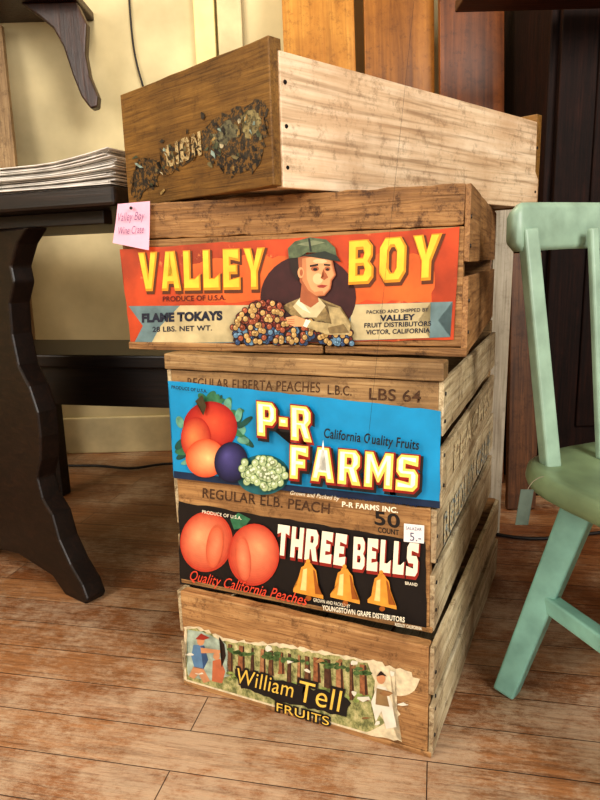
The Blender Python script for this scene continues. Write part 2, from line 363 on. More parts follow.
blst=paint((100,128,142),.8,.25,wear=.52,scale=90,wearcol=(204,186,148),name='faded_blue_stencil')
side_text('side_stencil',cr[4],'REEDLEY CALIF',.40,.05,.52,.105,.045,blst)
side_text('side_stencil',cr[3],'PEACHES',.40,.08,.50,.025,.04,paint((140,104,72),.8,.2,wear=.54,scale=90,wearcol=(204,186,148)))

ink=paint((28,22,20),.6,.1); cream=paint((246,236,210),.6,.05); stamp=paint((84,56,34),.8,.3,wear=.38,scale=160,wearcol=(160,120,74),name='stamp_ink')
# ---- crate 2 label
F=Face(cr[2],[(120,205),(468,180),(470,355),(128,350)],.50,Hs[3])
poly('label_paper',F,jag([(121,249),(458,225),(456,338),(129,346)],.7,10),paint((202,76,32),.5,.28,scale=12,wear=.38,wearcol=(222,130,70)),0)
poly('label_glow_panel',F,jag([(180,300),(190,262),(240,252),(296,258),(296,300)],3,8),paint((216,102,40),.5,.18,scale=20),1)
poly('label_glow_panel_2',F,jag([(345,300),(345,268),(380,250),(430,252),(436,300)],3,8),paint((216,102,40),.5,.18,scale=20),1)
gb=paint((112,136,138),.5,.2,scale=30); gc=paint((200,182,138),.5,.15,scale=30); navy=paint((30,34,52),.5,.1)
poly('banner_left',F,[(128,306),(262,304),(262,342),(132,345),(142,326)],gb,2)
poly('banner_left_in',F,[(180,305),(258,304),(258,341),(150,344),(160,326)],gc,3)
poly('banner_right',F,[(345,303),(454,299),(440,318),(453,335),(345,340)],gb,2)
poly('banner_right_in',F,[(352,303),(432,300),(420,318),(432,336),(352,339)],gc,3)
ellipse('disc',F,309,296,48,43,paint((64,26,26),.5,.15),4)
Y=paint((248,200,62),.45,.1,scale=40); DK=paint((96,48,16),.5,.1); OS=paint((222,144,30),.45,.1)
for nm,s,p0,p1,pt,gp in(('valley','VALLEY',(140,291),(266,288),(139,252),.14),('boy','BOY',(349,283),(441,277),(349,239),.2)):
    word(nm+'_shadow',F,s,p0,p1,pt,DK,4,.03,gp,.06,-.05)
    word(nm+'_letters',F,s,p0,p1,pt,OS,5,0,gp)
    word(nm+'_face',F,s,p0,p1,pt,Y,6,-.045,gp,-.03,.02)
text('produce_text',F,'PRODUCE OF U.S.A.',(163,301),(226,299),5,paint((90,24,20)),5,.012)
text('flame_text',F,'FLAME TOKAYS',(142,322),(222,319),8,navy,5,.06)
text('net_text',F,'28 LBS. NET WT.',(152,332),(212,330),5,navy,5,.02)
text('packed_text',F,'PACKED AND SHIPPED BY',(368,312),(430,309),3.5,navy,5,.01)
text('valley_small',F,'VALLEY',(382,319),(416,317.5),5.5,navy,5,.04)
text('fruit_text',F,'FRUIT DISTRIBUTORS',(366,326),(433,323.5),4.5,navy,5,.02)
text('victor_text',F,'VICTOR, CALIFORNIA',(368,333),(432,330.5),4.5,navy,5,.02)
skin=paint((222,160,110),.5,.06); skl=paint((238,190,140),.5,.04); skd=paint((172,98,60),.5,.1); hair=paint((44,28,20),.5,.1); cap=paint((94,106,76),.5,.2,scale=150); capd=paint((46,52,42),.5,.1)
poly('jacket',F,[(266,338),(272,314),(288,302),(302,296),(322,297),(342,305),(352,320),(356,341)],paint((156,132,86),.5,.25,scale=150),10)
poly('jacket_fold',F,[(322,299),(340,306),(349,322),(340,320),(330,312)],paint((108,88,54),.5,.2,scale=150),10.5)
poly('jacket_fold_2',F,[(274,314),(286,304),(292,308),(284,320)],paint((120,100,62),.5,.2,scale=150),10.5)
poly('shirt',F,[(294,305),(302,295),(320,296),(327,304),(318,316),(304,316)],paint((210,192,148),.5,.1),11)
poly('collar',F,[(300,298),(306,304),(312,312),(304,308),(297,302)],paint((240,226,190),.5,.1),11.5)
poly('neck',F,[(303,279),(318,291),(320,300),(312,306),(301,300)],skd,12)
poly('hair',F,[(290,255),(306,250),(309,262),(303,274),(298,279),(292,268)],hair,13)
poly('face_shadow',F,[(299,256),(318,252),(333,256),(334.5,264),(337,273),(333,279),(332,287),(326,294),(317,295),(308,290),(301,280)],skd,14)
poly('face_mid',F,[(303,257),(318,253.5),(332,256.5),(333.5,264.5),(336,273),(332,278.5),(331.2,286.5),(325.5,293),(317.5,294),(309.5,288.5),(303.5,279)],paint((202,134,88),.5,.06),14.5)
poly('face',F,[(307,257),(318,254),(331,257),(332.5,265),(335,273),(331,278),(330.5,286),(325,292),(318,292.5),(312,287),(308,277)],skin,15)
poly('cheek_light',F,ell(319,277,5,5.5),skl,15.5); poly('forehead_light',F,ell(321,259.5,7,2.2),skl,15.5)
poly('ear',F,ell(302,271,3.2,5.4),skin,15.5); poly('ear_in',F,ell(302.5,271,1.6,3.4),skd,16)
poly('eye_socket_l',F,ell(316,267,4,2.6),skd,15.8); poly('eye_socket_r',F,ell(328.5,267,3,2.4),skd,15.8)
poly('brow_l',F,[(311,263.5),(319,262),(319.5,263.8),(311,265.4)],hair,16); poly('brow_r',F,[(325,262),(331.5,262.6),(331,264.2),(325,263.8)],hair,16)
blobs('eyes',F,[(316.4,267.6,2.2,1.4),(328.6,267.6,1.8,1.3)],hair,16)
poly('nose',F,[(324.5,267),(329.5,275.5),(325.5,278.2),(322,276.4),(325,275)],skd,16)
poly('mouth',F,[(318,284),(323,282.8),(329,283.6),(325,286),(320,285.8)],paint((160,60,46)),16)
poly('chin_shadow',F,[(316,290),(324,289.2),(325,291.8),(318,292.8)],paint((202,134,88),.5,.06),16)
poly('cap_crown',F,[(290,257),(289,247),(296,240),(311,236),(327,238),(336,246),(338,256),(326,251),(308,251),(300,256)],cap,17)
poly('cap_brim',F,[(303,254),(326,249.5),(338,254),(342,260),(333,258.5),(318,256)],capd,18)
poly('cap_fold',F,[(298,243),(314,239),(326,241),(310,245)],paint((132,138,104),.5,.1),18)
poly('cap_seam',F,[(309,237),(311,237),(313,250),(311,250)],capd,18.2)
gr=[[],[],[],[],[]]
for _ in range(560):
    x=random.uniform(233,356); y=random.uniform(297,342)
    up=300+ (abs(x-268)/36)**2*26 if x<300 else 316+max(0,(x-300))*.28
    if y<up: continue
    if 286<x and y<318: continue
    k=random.choice([0,0,0,3,3,4]) if y<327 else random.choice([0,1,2,2,3,4,1])
    gr[k].append((x,y,2.5,2.8))
poly('grape_bed',F,[(234,341),(238,322),(252,306),(268,300),(284,306),(300,320),(330,326),(350,330),(356,341)],paint((44,18,18)),20)
for k,c in enumerate([(120,42,32),(52,76,112),(100,134,158),(160,82,50),(188,150,90)]):
    if gr[k]:
        blobs('grapes_rim_%d'%k,F,[(a,b,c_+.7,d+.7) for a,b,c_,d in gr[k]],paint((38,16,20)),21+k*1.2)
        blobs('grapes_%d'%k,F,gr[k],paint(c,.5,.15),21.5+k*1.2)
        blobs('grapes_hl_%d'%k,F,[(a-.8,b-1,.7,.7) for a,b,_,_ in gr[k]],paint(tuple(min(255,v+50) for v in c)),22+k*1.2)
poly('arm',F,[(330,304),(342,306),(353,322),(352,333),(330,333),(304,324),(308,318),(334,322)],paint((186,164,116),.5,.2,scale=120),29)
poly('arm_fold',F,[(330,326),(346,322),(352,331),(332,332)],paint((136,114,74),.5,.2,scale=120),29.3)
poly('cuff',F,[(304,324),(308,317.5),(313,319),(309,326)],cream,29.5)
poly('hand',F,[(288,316),(298,314),(308,318),(305,325),(296,325),(290,322)],skin,30)
for k in range(3): poly('finger_gap_%d'%k,F,[(290,318+k*2),(297,317.2+k*2),(297,317.8+k*2),(290,318.6+k*2)],skd,30.5)
# pink note
note=paint((240,184,204),.7,.04,name='pink_note_paper')
nv=[F.pt(*p) for p in((122,205),(154,202),(153,250),(117,243))]
V=[];n=6
for j in range(n+1):
    for i in range(n+1):
        a=nv[0].lerp(nv[1],i/n); b=nv[3].lerp(nv[2],i/n); q=a.lerp(b,j/n); V.append((q.x,-.006-.003*(j/n)**2-.001*math.sin(i/n*2.5),q.y))
mesh('handwritten_note',V,[(j*(n+1)+i,j*(n+1)+i+1,(j+1)*(n+1)+i+1,(j+1)*(n+1)+i) for j in range(n) for i in range(n)],note,cr[2],True)
wrt=paint((120,76,124))
for k,(s,y,x1,h) in enumerate((('Valley Boy',222,150,8),('Wine Crate',235,149,7.5))):
    text('note_writing_%d'%k,F,s,(124,y),(x1,y-2),h,wrt,46,-.008,.35)
ellipse('note_pin',F,137,209,1.6,1.6,nailm,48)

# ---- crate 3 label
F=Face(cr[3],[(164,354),(443,362),(446,508),(172,475)],.40,Hs[2])
text('stamp_text',F,'REGULAR ELBERTA PEACHES',(186,386.5),(318,391.5),9,stamp,0,.0,)
text('stamp_text_2',F,'L.B.C.',(326,393),(350,394.5),9,stamp,0,.01)
text('stamp_text_3',F,'LBS 64',(368,398),(420,401),11,stamp,0,.015)
poly('label_paper',F,jag([(167,380),(441,409),(444,506),(172,474)],.6,10),paint((20,148,200),.45,.1,scale=16,wear=.28,wearcol=(84,182,214)),1)
poly('label_band',F,[(172,468),(296,483),(444,499),(444,506),(172,475)],paint((20,44,74)),2)
leaf=paint((58,120,84),.5,.2,scale=100); leaf2=paint((110,166,140),.5,.2,scale=100); leaf3=paint((30,80,70),.5,.2,scale=100)
random.seed(11)
for k in range(40):
    t=random.uniform(0,6.28); a=206+random.uniform(28,42)*math.cos(t); b=432+random.uniform(26,38)*math.sin(t)
    if a<176 or b<394 or b>464: continue
    ellipse('leaf_%d'%k,F,a,b,random.uniform(5,10),random.uniform(2.2,4.2),(leaf,leaf2,leaf3)[k%3],3+k*.05,t+random.uniform(-.8,.8))
shaded('peach_back',F,209,425,27,25,(160,26,26),(226,90,56),6,.15,-.2)
shaded('peach_left',F,195,436,15,21,(176,44,32),(236,140,84),10,-.2,-.1)
shaded('peach_front',F,205,455,20,19,(214,84,48),(248,196,134),14,.15,0)
shaded('plum',F,231,459,17,20,(16,18,50),(86,80,140),18,-.25,-.35)
poly('grape_shadow',F,ell(262,472,27,20),paint((36,104,110)),2.2)
g=[]
for _ in range(90):
    t=random.uniform(0,6.28);r=math.sqrt(random.random()); g.append((263+23*r*math.cos(t),469+15*r*math.sin(t)+.1*24*r*math.cos(t),3.4,3.6))
for q in range(3):
    sub=g[q::3]
    blobs('grape_rim_%d'%q,F,[(a,b,c+.6,d+.6) for a,b,c,d in sub],paint((92,124,80)),22.5+q*1.5)
    blobs('grape_%d'%q,F,sub,paint((184,200,150),.4,.1),23+q*1.5)
    blobs('grape_hl_%d'%q,F,[(a-.8,b-.8,1.3,1.3) for a,b,_,_ in sub],paint((226,234,204)),23.5+q*1.5)
poly('stem',F,[(196,399),(203,393),(207,404),(204,413),(201,404)],paint((70,60,34)),30)
RD=paint((150,34,22),.5,.1); CY=paint((252,220,110),.45,.08)
for nm,s,p0,p1,pt,gp in(('pr','P-R',(258,432),(313,439),(257,399),.14),('farms','FARMS',(291,474),(421,488),(291,441),.14)):
    word(nm+'_shadow',F,s,p0,p1,pt,ink,30,.08,gp,.10,-.08)
    word(nm+'_rim',F,s,p0,p1,pt,RD,31,.055,gp,.02,-.02)
    word(nm+'_letters',F,s,p0,p1,pt,CY,32,0,gp)
    word(nm+'_core',F,s,p0,p1,pt,paint((250,248,232)),33,-.085,gp,-.01,.02)
text('quality_text',F,'California Quality Fruits',(325,434),(421,446),9,ink,30,.015,.1)
text('direct_text',F,'"Direct from Farm to You"',(338,493),(426,503),6,paint((14,40,80)),34,.0,.3)
text('grown_text',F,'Grown and Packed by',(292,490),(342,496),4,cream,34,0,.3)
text('grown_text2',F,'P-R FARMS INC.',(345,502),(402,508.5),5,cream,34,.03)
text('produce_text3',F,'PRODUCE OF U.S.A.',(173,387),(208,391),3,ink,34,.02)

# ---- crate 4 label
F=Face(cr[4],[(170,480),(440,510),(432,632),(180,578)],.40,Hs[1])
text('stamp_text',F,'REGULAR ELB. PEACH',(199,500),(325,515),9,stamp,0,.012)
text('stamp_50',F,'50',(373,525),(399,529),13,ink,0,.02)
text('stamp_count',F,'COUNT',(376,533),(398,536),5,ink,0,.02)
poly('label_paper',F,jag([(176,504),(427,543),(424,630),(180,579)],.8,9),paint((22,16,15),.5,.2,scale=30,wear=.31,wearcol=(120,98,76)),1)
shaded('peach_left',F,204,541,25,28,(192,66,44),(244,170,122),3,-.3,-.2)
shaded('peach_left_cleft',F,212,545,8,20,(210,98,64),(236,146,106),7,.2,0,8,.1)
shaded('peach_right',F,250,553,25,29,(190,62,42),(244,162,116),9,.2,-.25)
shaded('peach_right_cleft',F,240,556,7,21,(212,100,68),(238,150,108),13,0,0,8,-.1)
poly('peach_leaf',F,[(226,520),(234,514),(246,520),(240,528),(230,530)],leaf,3)
for s,p0,p1,pt in(('THREE',(272,553),(341,565),(274,524)),('BELLS',(349,567),(417,576),(351,536))):
    word(s.lower()+'_shadow',F,s,p0,p1,pt,paint((150,40,28)),14,.04,.16,.06,-.06)
    word(s.lower()+'_letters',F,s,p0,p1,pt,cream,15,-.005,.16)
gold=paint((226,156,62),.4,.1,scale=80); goldl=paint((250,214,140),.4,.1); goldd=paint((160,90,32),.4,.1)
for k,(bx,by) in enumerate(((304,577),(341,582.5),(379,588.5))):
    sh=[(-3,-16),(3,-16),(5,-13),(8,-10),(9.5,0),(11,8),(15,13),(15,16),(-15,13),(-15,10),(-11,6),(-9.5,-2),(-7,-11),(-4,-13)]
    poly('bell_%d'%k,F,[(bx+u,by+v+u*.14) for u,v in sh],gold,16)
    poly('bell_hl_%d'%k,F,[(bx+u,by+v) for u,v in[(-5,-10),(-1,-11),(-2,10),(-8,9),(-6,0)]],goldl,17)
    poly('bell_sh_%d'%k,F,[(bx+u,by+v) for u,v in[(5,-10),(7,-8),(9,2),(11,9),(14,14),(7,13)]],goldd,17)
    ellipse('bell_clapper_%d'%k,F,bx,by+17,3,2.5,goldd,16)
    ellipse('bell_top_%d'%k,F,bx,by-17.5,2.2,2.2,gold,16)
text('quality_script',F,'Quality California Peaches',(190,575),(303,601),9,paint((232,80,54)),16,.004,.45)
text('growers1',F,'GROWN AND PACKED BY',(309,597),(346,604),3.2,cream,16,.01)
text('growers2',F,'YOUNGSTOWN GRAPE DISTRIBUTORS',(318,605),(402,619),4.4,cream,16,.03)
text('growers3',F,'REEDLEY CALIFORNIA',(392,622),(420,627),3,cream,16,.02)
text('produce',F,'PRODUCE OF U.S.A.',(200,514),(238,520),3,cream,16,.01)
text('brand_t',F,'BRAND',(404,583),(417,585),3,cream,16,.01)
poly('price_sticker',F,[(405,523),(427,525),(426,543),(404,541)],paint((240,234,230),.5,.03),20)
text('sticker_t1',F,'SALAZAR',(407,529),(424,530.5),3,paint((90,90,120)),21)
text('sticker_t2',F,'5.-',(411,540),(423,541),8,paint((90,90,120)),21)

# ---- crate 5 label : torn archer label
F=Face(cr[5],[(177,588),(433,655),(429,753),(190,690)],.40,Hs[0])
def forest():
    m,nt,b=newmat('forest_print')
    tc=N(nt,'ShaderNodeTexCoord'); mp=N(nt,'ShaderNodeMapping'); mp.inputs['Scale'].default_value=(80,1,60)
    nt.links.new(tc.outputs['Object'],mp.inputs['Vector']); n=N(nt,'ShaderNodeTexNoise'); n.inputs['Scale'].default_value=1; n.inputs['Detail'].default_value=8; n.inputs['Roughness'].default_value=.75
    nt.links.new(mp.outputs['Vector'],n.inputs['Vector'])
    r=ramp(nt,[(.3,(70,72,44)),(.42,(112,114,70)),(.5,(156,154,100)),(.58,(188,178,126)),(.68,(222,210,168))])
    nt.links.new(n.outputs['Fac'],r.inputs['Fac']); nt.links.new(r.outputs['Color'],b.inputs['Base Color']); b.inputs['Roughness'].default_value=.6
    return m
def U(p,d=3):  # lift above the bottom board edge
    return [(x,min(y,686.5+(x-190)*.2636-d)) for x,y in p]
poly('label_torn_edge',F,U(jag([(189,628),(204,628),(232,642),(262,646),(300,650),(340,658),(380,666),(412,676),(419,684),(412,696),(398,698),(402,714),(396,726),(404,739),(360,735),(330,732),(300,724),(262,716),(240,706),(214,694),(192,688)],1.6,4),1),paint((226,208,172),.7,.15,scale=90),0)
poly('label_print',F,U(jag([(192,631),(204,631),(234,646),(262,648),(300,653),(340,661),(374,668),(382,688),(378,704),(390,724),(370,733),(330,728),(300,721),(262,712),(240,702),(214,691),(194,685)],1.4,4),3),forest(),1)
random.seed(5)
x=238; kk=0
while x<376:
    y=648+(x-240)*.165; wd=random.uniform(2.5,7); hh=random.uniform(22,36)
    poly('tree_%d'%kk,F,[(x,y),(x+wd*.8,y+1),(x+wd,y+hh*.8),(x+wd+1,y+hh),(x-1,y+hh),(x,y+hh*.8)],paint(((120,80,52),(156,100,64),(92,60,42),(180,128,88))[kk%4],.6,.25,scale=160),2)
    poly('tree_edge_%d'%kk,F,[(x+wd*.6,y+1),(x+wd*.85,y+1),(x+wd,y+hh),(x+wd*.7,y+hh)],paint((70,44,30)),2.3)
    x+=wd+random.uniform(3,7); kk+=1
fl=[(random.uniform(240,376),0,random.uniform(2,5),random.uniform(1.2,2.6)) for _ in range(40)]
blobs('foliage',F,[(a,650+(a-240)*.165+random.uniform(0,7),c,d) for a,_,c,d in fl],paint((86,112,62),.6,.3,scale=150),2.6,8)
blobs('ferns',F,[(a,677+(a-240)*.165+random.uniform(0,8),c,d) for a,_,c,d in fl],paint((150,166,92),.6,.3,scale=150),2.7,7)
bl=paint((96,132,166),.6,.1); wh=paint((228,220,200),.6,.08); flesh=paint((206,146,104),.6,.08); rd=paint((160,56,38),.6,.1)
poly('archer_sky',F,jag([(192,632),(214,636),(236,648),(240,680),(214,686),(195,681)],1,5),paint((170,184,166),.6,.25,scale=60),2)
poly('archer_tunic',F,[(200,648),(212,649),(217,664),(212,674),(202,672),(198,660)],bl,3)
poly('archer_tunic_fold',F,[(208,650),(212,649),(217,664),(212,674)],paint((56,84,120)),3.3)
poly('archer_legs',F,[(201,671),(212,673),(220,686),(213,688),(207,679),(202,684),(196,681)],flesh,3)
ellipse('archer_head',F,208,644,4.2,5,flesh,4); poly('archer_hat',F,[(202,642),(208,636),(218,641),(211,643)],rd,5)
poly('archer_arm',F,[(208,651),(230,654),(231,657),(209,657)],flesh,4)
poly('archer_bow',F,[(228,640),(234,648),(236,660),(232,672),(233,660),(231,649)],hair,5)
poly('boy_cloak',F,[(222,665),(230,663),(236,676),(233,688),(222,686)],paint((190,110,74)),4); ellipse('boy_head',F,226,660,3.6,4,flesh,5)
poly('knight_body',F,[(384,688),(391,690),(396,704),(400,726),(391,728),(387,712),(382,722),(378,704)],wh,4)
ellipse('knight_head',F,387,682,3.8,5.2,flesh,5); poly('knight_hair',F,[(383,680),(387,675),(392,680),(388,679)],hair,6); poly('knight_tunic',F,[(383,691),(391,693),(394,708),(382,706)],paint((150,120,80)),5)
poly('title_cloud',F,U(jag([(246,674),(262,677),(300,687),(352,698),(360,704),(356,718),(320,711),(282,702),(252,692)],1.6,5),4),ink,6)
ye=paint((240,198,88),.5,.1)
for nm,s,p0,p1,h,sh_ in(('title_william','William',(249,687),(306,701),15,.15),('title_tell','Tell',(312,704),(352,714),20,.15),('title_fruits','FRUITS',(290,714),(340,726.5),8,0)):
    text(nm+'_ink',F,s,p0,p1,h,ink,7,.085 if s!='FRUITS' else .12,sh_)
    text(nm,F,s,p0,p1,h,ye,8.5,.0,sh_)
for k in range(26):
    x=random.uniform(194,408); yb=630+(x-190)*.225; y=random.choice([yb+random.uniform(-1,4),yb+random.uniform(44,50)])
    if k>15: y=yb+random.uniform(8,40)
    if 240<x<362 and y>yb+24: continue
    poly('torn_fleck_%d'%k,F,jag(ell(x,y,random.uniform(2,6),random.uniform(1,2.5),7),1.2,3),wh if k%3 else w5,5.5)

# ---- crate 1 torn, weathered label remnants
F=Face(cr[1],[(124,105),(276,42),(277,188),(128,200)],.350,.170)
random.seed(21)
def remnant(name,c,wc,th): return paint(c,.65,.35,wear=th,scale=75,wearcol=wc,name=name)
fr=[((60,52,40),[(196,136),(222,120),(240,112),(262,106),(270,112),(269,140),(262,160),(240,172),(222,168),(204,160),(196,150)],(120,86,36)),
((120,116,88),[(210,138),(224,126),(236,128),(240,140),(226,146),(214,152)],(60,56,44)),
((150,136,92),[(242,118),(258,112),(264,124),(258,136),(246,140)],(84,76,50)),
((38,32,26),[(206,158),(224,154),(244,158),(262,160),(254,172),(230,176)],(120,86,36)),
((44,36,26),[(132,176),(140,160),(152,156),(160,166),(156,180),(134,192)],(120,86,36)),
((52,44,34),[(160,152),(186,140),(194,150),(188,160),(168,172),(158,168)],(128,92,40))]
for k,(c,p,wc) in enumerate(fr): poly('torn_label_%d'%k,F,jag(p,2.8,3.5),remnant('label_remnant_%d'%k,c,wc,.48),k*.4)
cols=[(206,192,156),(44,38,32),(120,110,76),(84,90,66),(170,140,84),(60,50,38),(150,170,160)]
for k in range(60):
    x=random.uniform(134,268)+random.uniform(-3,3); base=150-(x-180)*.22
    y=base+random.gauss(8,12)
    if y>190-(x-134)*.06 or y<108: continue
    poly('paper_fleck_%d'%k,F,jag(ell(x,y,random.uniform(1,4.5),random.uniform(.8,3),6,random.random()*3),1.0,2.5),paint(random.choice(cols),.7,.3,scale=150),4+k*.02)
word('lion_letters',F,'LION',(165,167),(200,156),(164,147),paint((196,174,128),.6,.15,wear=.47,scale=150,wearcol=(104,76,36)),6,-.02,.14)
for k in range(22):
    x=random.uniform(164,202); y=160-(x-164)*.3+random.uniform(-10,9)
    poly('lion_scuff_%d'%k,F,jag(ell(x,y,random.uniform(1,3),random.uniform(.6,1.4),6,random.random()*3),.6,2),paint(random.choice([(120,86,38),(60,48,30)])),7)

# ------------------------------------------------------------ green chair
mint=paint((148,172,152),.42,.12,scale=25,wear=.30,wearcol=(184,196,172),name='mint_chair_paint',bump=.1)
mintleg=paint((136,184,170),.42,.12,scale=25,wear=.30,wearcol=(176,204,190),name='mint_leg_paint',bump=.1)
seatm=paint((116,134,102),.40,.16,scale=14,wear=.30,wearcol=(144,158,122),name='seat_paint',bump=.1)
C0=Vector((.545,.798)); S=Vector((.93,.36)).normalized(); Fd=Vector((.36,-.93)).normalized()
ch=empty('green_chair',(C0.x,C0.y,0))
def cp(s,f,z): v=S*s+Fd*f; return Vector((v.x,v.y,z))
def se(a,b,n,k=48):
    o=[]
    for i in range(k):
        t=2*math.pi*i/k; c,s_=math.cos(t),math.sin(t)
        o.append((a*abs(c)**(2/n)*(1 if c>=0 else -1),b*abs(s_)**(2/n)*(1 if s_>=0 else -1)))
    return o
rings=[(.93,.326),(.985,.333),(1.0,.343),(.99,.356),(.95,.361),(.85,.357),(.6,.350),(.3,.349)]
V=[];Fc=[];k=48
for sc,z in rings:
    for a,b in se(.208*sc,.212*sc,3.2,k): V.append(cp(a,b,z))
for r in range(len(rings)-1):
    for i in range(k): Fc.append((r*k+i,r*k+(i+1)%k,(r+1)*k+(i+1)%k,(r+1)*k+i))
Fc.append(tuple(range(k))[::-1]); Fc.append(tuple(range((len(rings)-1)*k,len(rings)*k)))
mesh('seat',V,Fc,seatm,ch,True)
ya=math.atan2(S.y,S.x)
LG=[(-.100,-.115,-.198,-.155),(.100,-.115,.198,-.155),(-.13,.13,-.19,.2),(.13,.13,.19,.2)]
for i,(s,f,sb,fb) in enumerate(LG):
    prism('leg_%d'%(i+1),cp(s,f,.334),cp(sb,fb,0),.0225,.0165,mintleg,ch,ya+.5,.004)
prism('stretcher_1',cp(-.153,-.137,.155),cp(-.163,.165,.15),.011,.011,mintleg,ch,0,.004,1.2)
prism('stretcher_2',cp(.153,-.137,.155),cp(.163,.165,.15),.011,.011,mintleg,ch,0,.004,1.2)
prism('stretcher_3',cp(-.157,.01,.153),cp(.157,.01,.153),.010,.010,mintleg,ch,0,.004,1.2)
for i,(s,st,h) in enumerate([(-.140,-.158,.0135),(-.043,-.040,.0085),(.043,.040,.0085),(.140,.158,.0135)]):
    prism('back_post_%d'%(i+1),cp(s,-.15,.352),cp(st,-.20,.69),h,h*.95,mint,ch,ya,.004,.7)
V=[];Fc=[];n=24
prof=[(-.009,.658),(.009,.658),(.012,.666),(.010,.716),(.004,.725),(-.006,.723),(-.011,.712),(-.011,.666)]
for i in range(n+1):
    t=-1+2*i/n; e=abs(t); sh=1-max(0,(e-.9)/.1)**2*.35
    for f,z in prof:
        z2=.692+(z-.692)*sh+.004*(1-t*t)
        V.append(cp(t*.186,-.20-.03*(1-t*t)+f,z2))
m_=len(prof)
for i in range(n):
    for j in range(m_): Fc.append((i*m_+j,i*m_+(j+1)%m_,(i+1)*m_+(j+1)%m_,(i+1)*m_+j))
Fc.append(tuple(range(m_))); Fc.append(tuple(range(n*m_,(n+1)*m_))[::-1])
mesh('top_rail',V,Fc,mint,ch,True)
tagp=paint((84,96,86),.6,.1,name='tag_card')
tb=cp(-.214,-.10,.345)
tg=box('price_tag',(-.010,-.0006,-.05),(.010,.0006,0),tagp,ch,.0003); tg.location=tb+Vector((-.010,-.004,.004)); tg.rotation_euler=(0,.12,.25)
tube('tag_string',[tb+Vector((.012,0,.020)),tb+Vector((-.004,-.002,.018)),tb+Vector((-.010,-.004,.002))],.0006,paint((120,110,90)),ch)

# ------------------------------------------------------------ trestle table + papers
dk=wood('ebonised_wood',(12,7,6),(28,17,13),(48,30,22),'x',11,rough=.42,bump=.15,stain_amt=.2)
tw=Vector((.94,-.343)).normalized()
tab=empty('trestle_table',(-.295,1.10,0),math.atan2(tw.y,tw.x))
box('table_top',(-1.25,0,.752),(0,.72,.784),dk,tab,.006)
box('apron_front',(-1.15,.05,.728),(-.06,.075,.752),dk,tab,.002)
T=Vector((-.423,1.182)); d2=Vector((.797,-.604)).normalized(); iv=Matrix.Rotation(-math.atan2(tw.y,tw.x),3,'Z')
def trestle(nm,shift):
    def fr_(u,v,t):
        q=T+d2*u+Vector((-d2.y,d2.x))*(t+shift[1])+tw*shift[0]
        return iv@(Vector((q.x,q.y,v))-Vector((-.295,1.10,0)))
    right=[(0,0),(.008,.012),(-.005,.04),(-.04,.075),(-.07,.12),(-.085,.17),(-.115,.20),(-.125,.24),(-.105,.28),(-.095,.33),(-.095,.38),(-.115,.43),(-.145,.47),(-.155,.53),(-.15,.59),(-.125,.63),(-.13,.66),(-.10,.70),(-.06,.728)]
    cx=-.235
    left=[(2*cx-u,v) for u,v in right[::-1]]
    bot=[(2*cx+.07,0),(2*cx+.11,.03),(cx,.045),(-.11,.03),(-.07,0)]
    extrude_poly(nm,right+left+bot,fr_,.045,dk,tab,.004)
trestle('trestle_leg_1',(0,0)); trestle('trestle_leg_2',(-.75,0.05))
pm=paint((230,224,216),.75,.12,scale=40,name='white_paper')
random.seed(3)
def stack(name,x0,x1,y0,y1,nsh,curl):
    V=[];Fc=[]; z=.7845
    for i in range(nsh):
        th=.0014; ox=random.uniform(-.010,.010); oy=random.uniform(-.010,.008); a=random.uniform(-.05,.05)
        b0=len(V); nx=8
        for zz in(z,z+th):
            for yy in(y0,y1):
                for q in range(nx+1):
                    x=x0+(x1-x0)*q/nx; lift=curl*i*max(0,(q/nx-.45))**1.5*3 - curl*.4*i*math.sin(q/nx*3.1)*.3
                    V.append((x+ox+a*(yy-y0),yy+oy-a*(x-x1),zz+max(0,lift)))
        s=nx+1
        for q in range(nx):
            Fc+= [(b0+q,b0+q+1,b0+2*s+q+1,b0+2*s+q),(b0+s+q+1,b0+s+q,b0+3*s+q,b0+3*s+q+1),(b0+2*s+q,b0+2*s+q+1,b0+3*s+q+1,b0+3*s+q),(b0+q+1,b0+q,b0+s+q,b0+s+q+1)]
        Fc+=[(b0,b0+2*s,b0+3*s,b0+s),(b0+nx,b0+s+nx,b0+3*s+nx,b0+2*s+nx)]
        z+=th+random.uniform(.0004,.0012)
    ps=mesh(name,V,Fc,pm); ps.location=(-.295,1.10,0); ps.rotation_euler=(0,0,math.atan2(tw.y,tw.x))
stack('paper_stack',-.31,-.012,.015,.30,20,.0007)
stack('paper_stack',-.68,-.345,.015,.30,18,.0004)

# ------------------------------------------------------------ bench behind
bn=empty('dark_bench',(-.75,1.55,0),-.25)
box('bench_seat',(-.1,0,.425),(.75,.30,.455),dk,bn,.004)
box('bench_apron',(-.06,.02,.33),(.71,.04,.425),dk,bn,.002)
for i,(x,y) in enumerate(((-.05,.02),(.66,.02),(-.05,.24),(.66,.24))): box('bench_leg_%d'%(i+1),(x,y,0),(x+.04,y+.04,.425),dk,bn,.003)

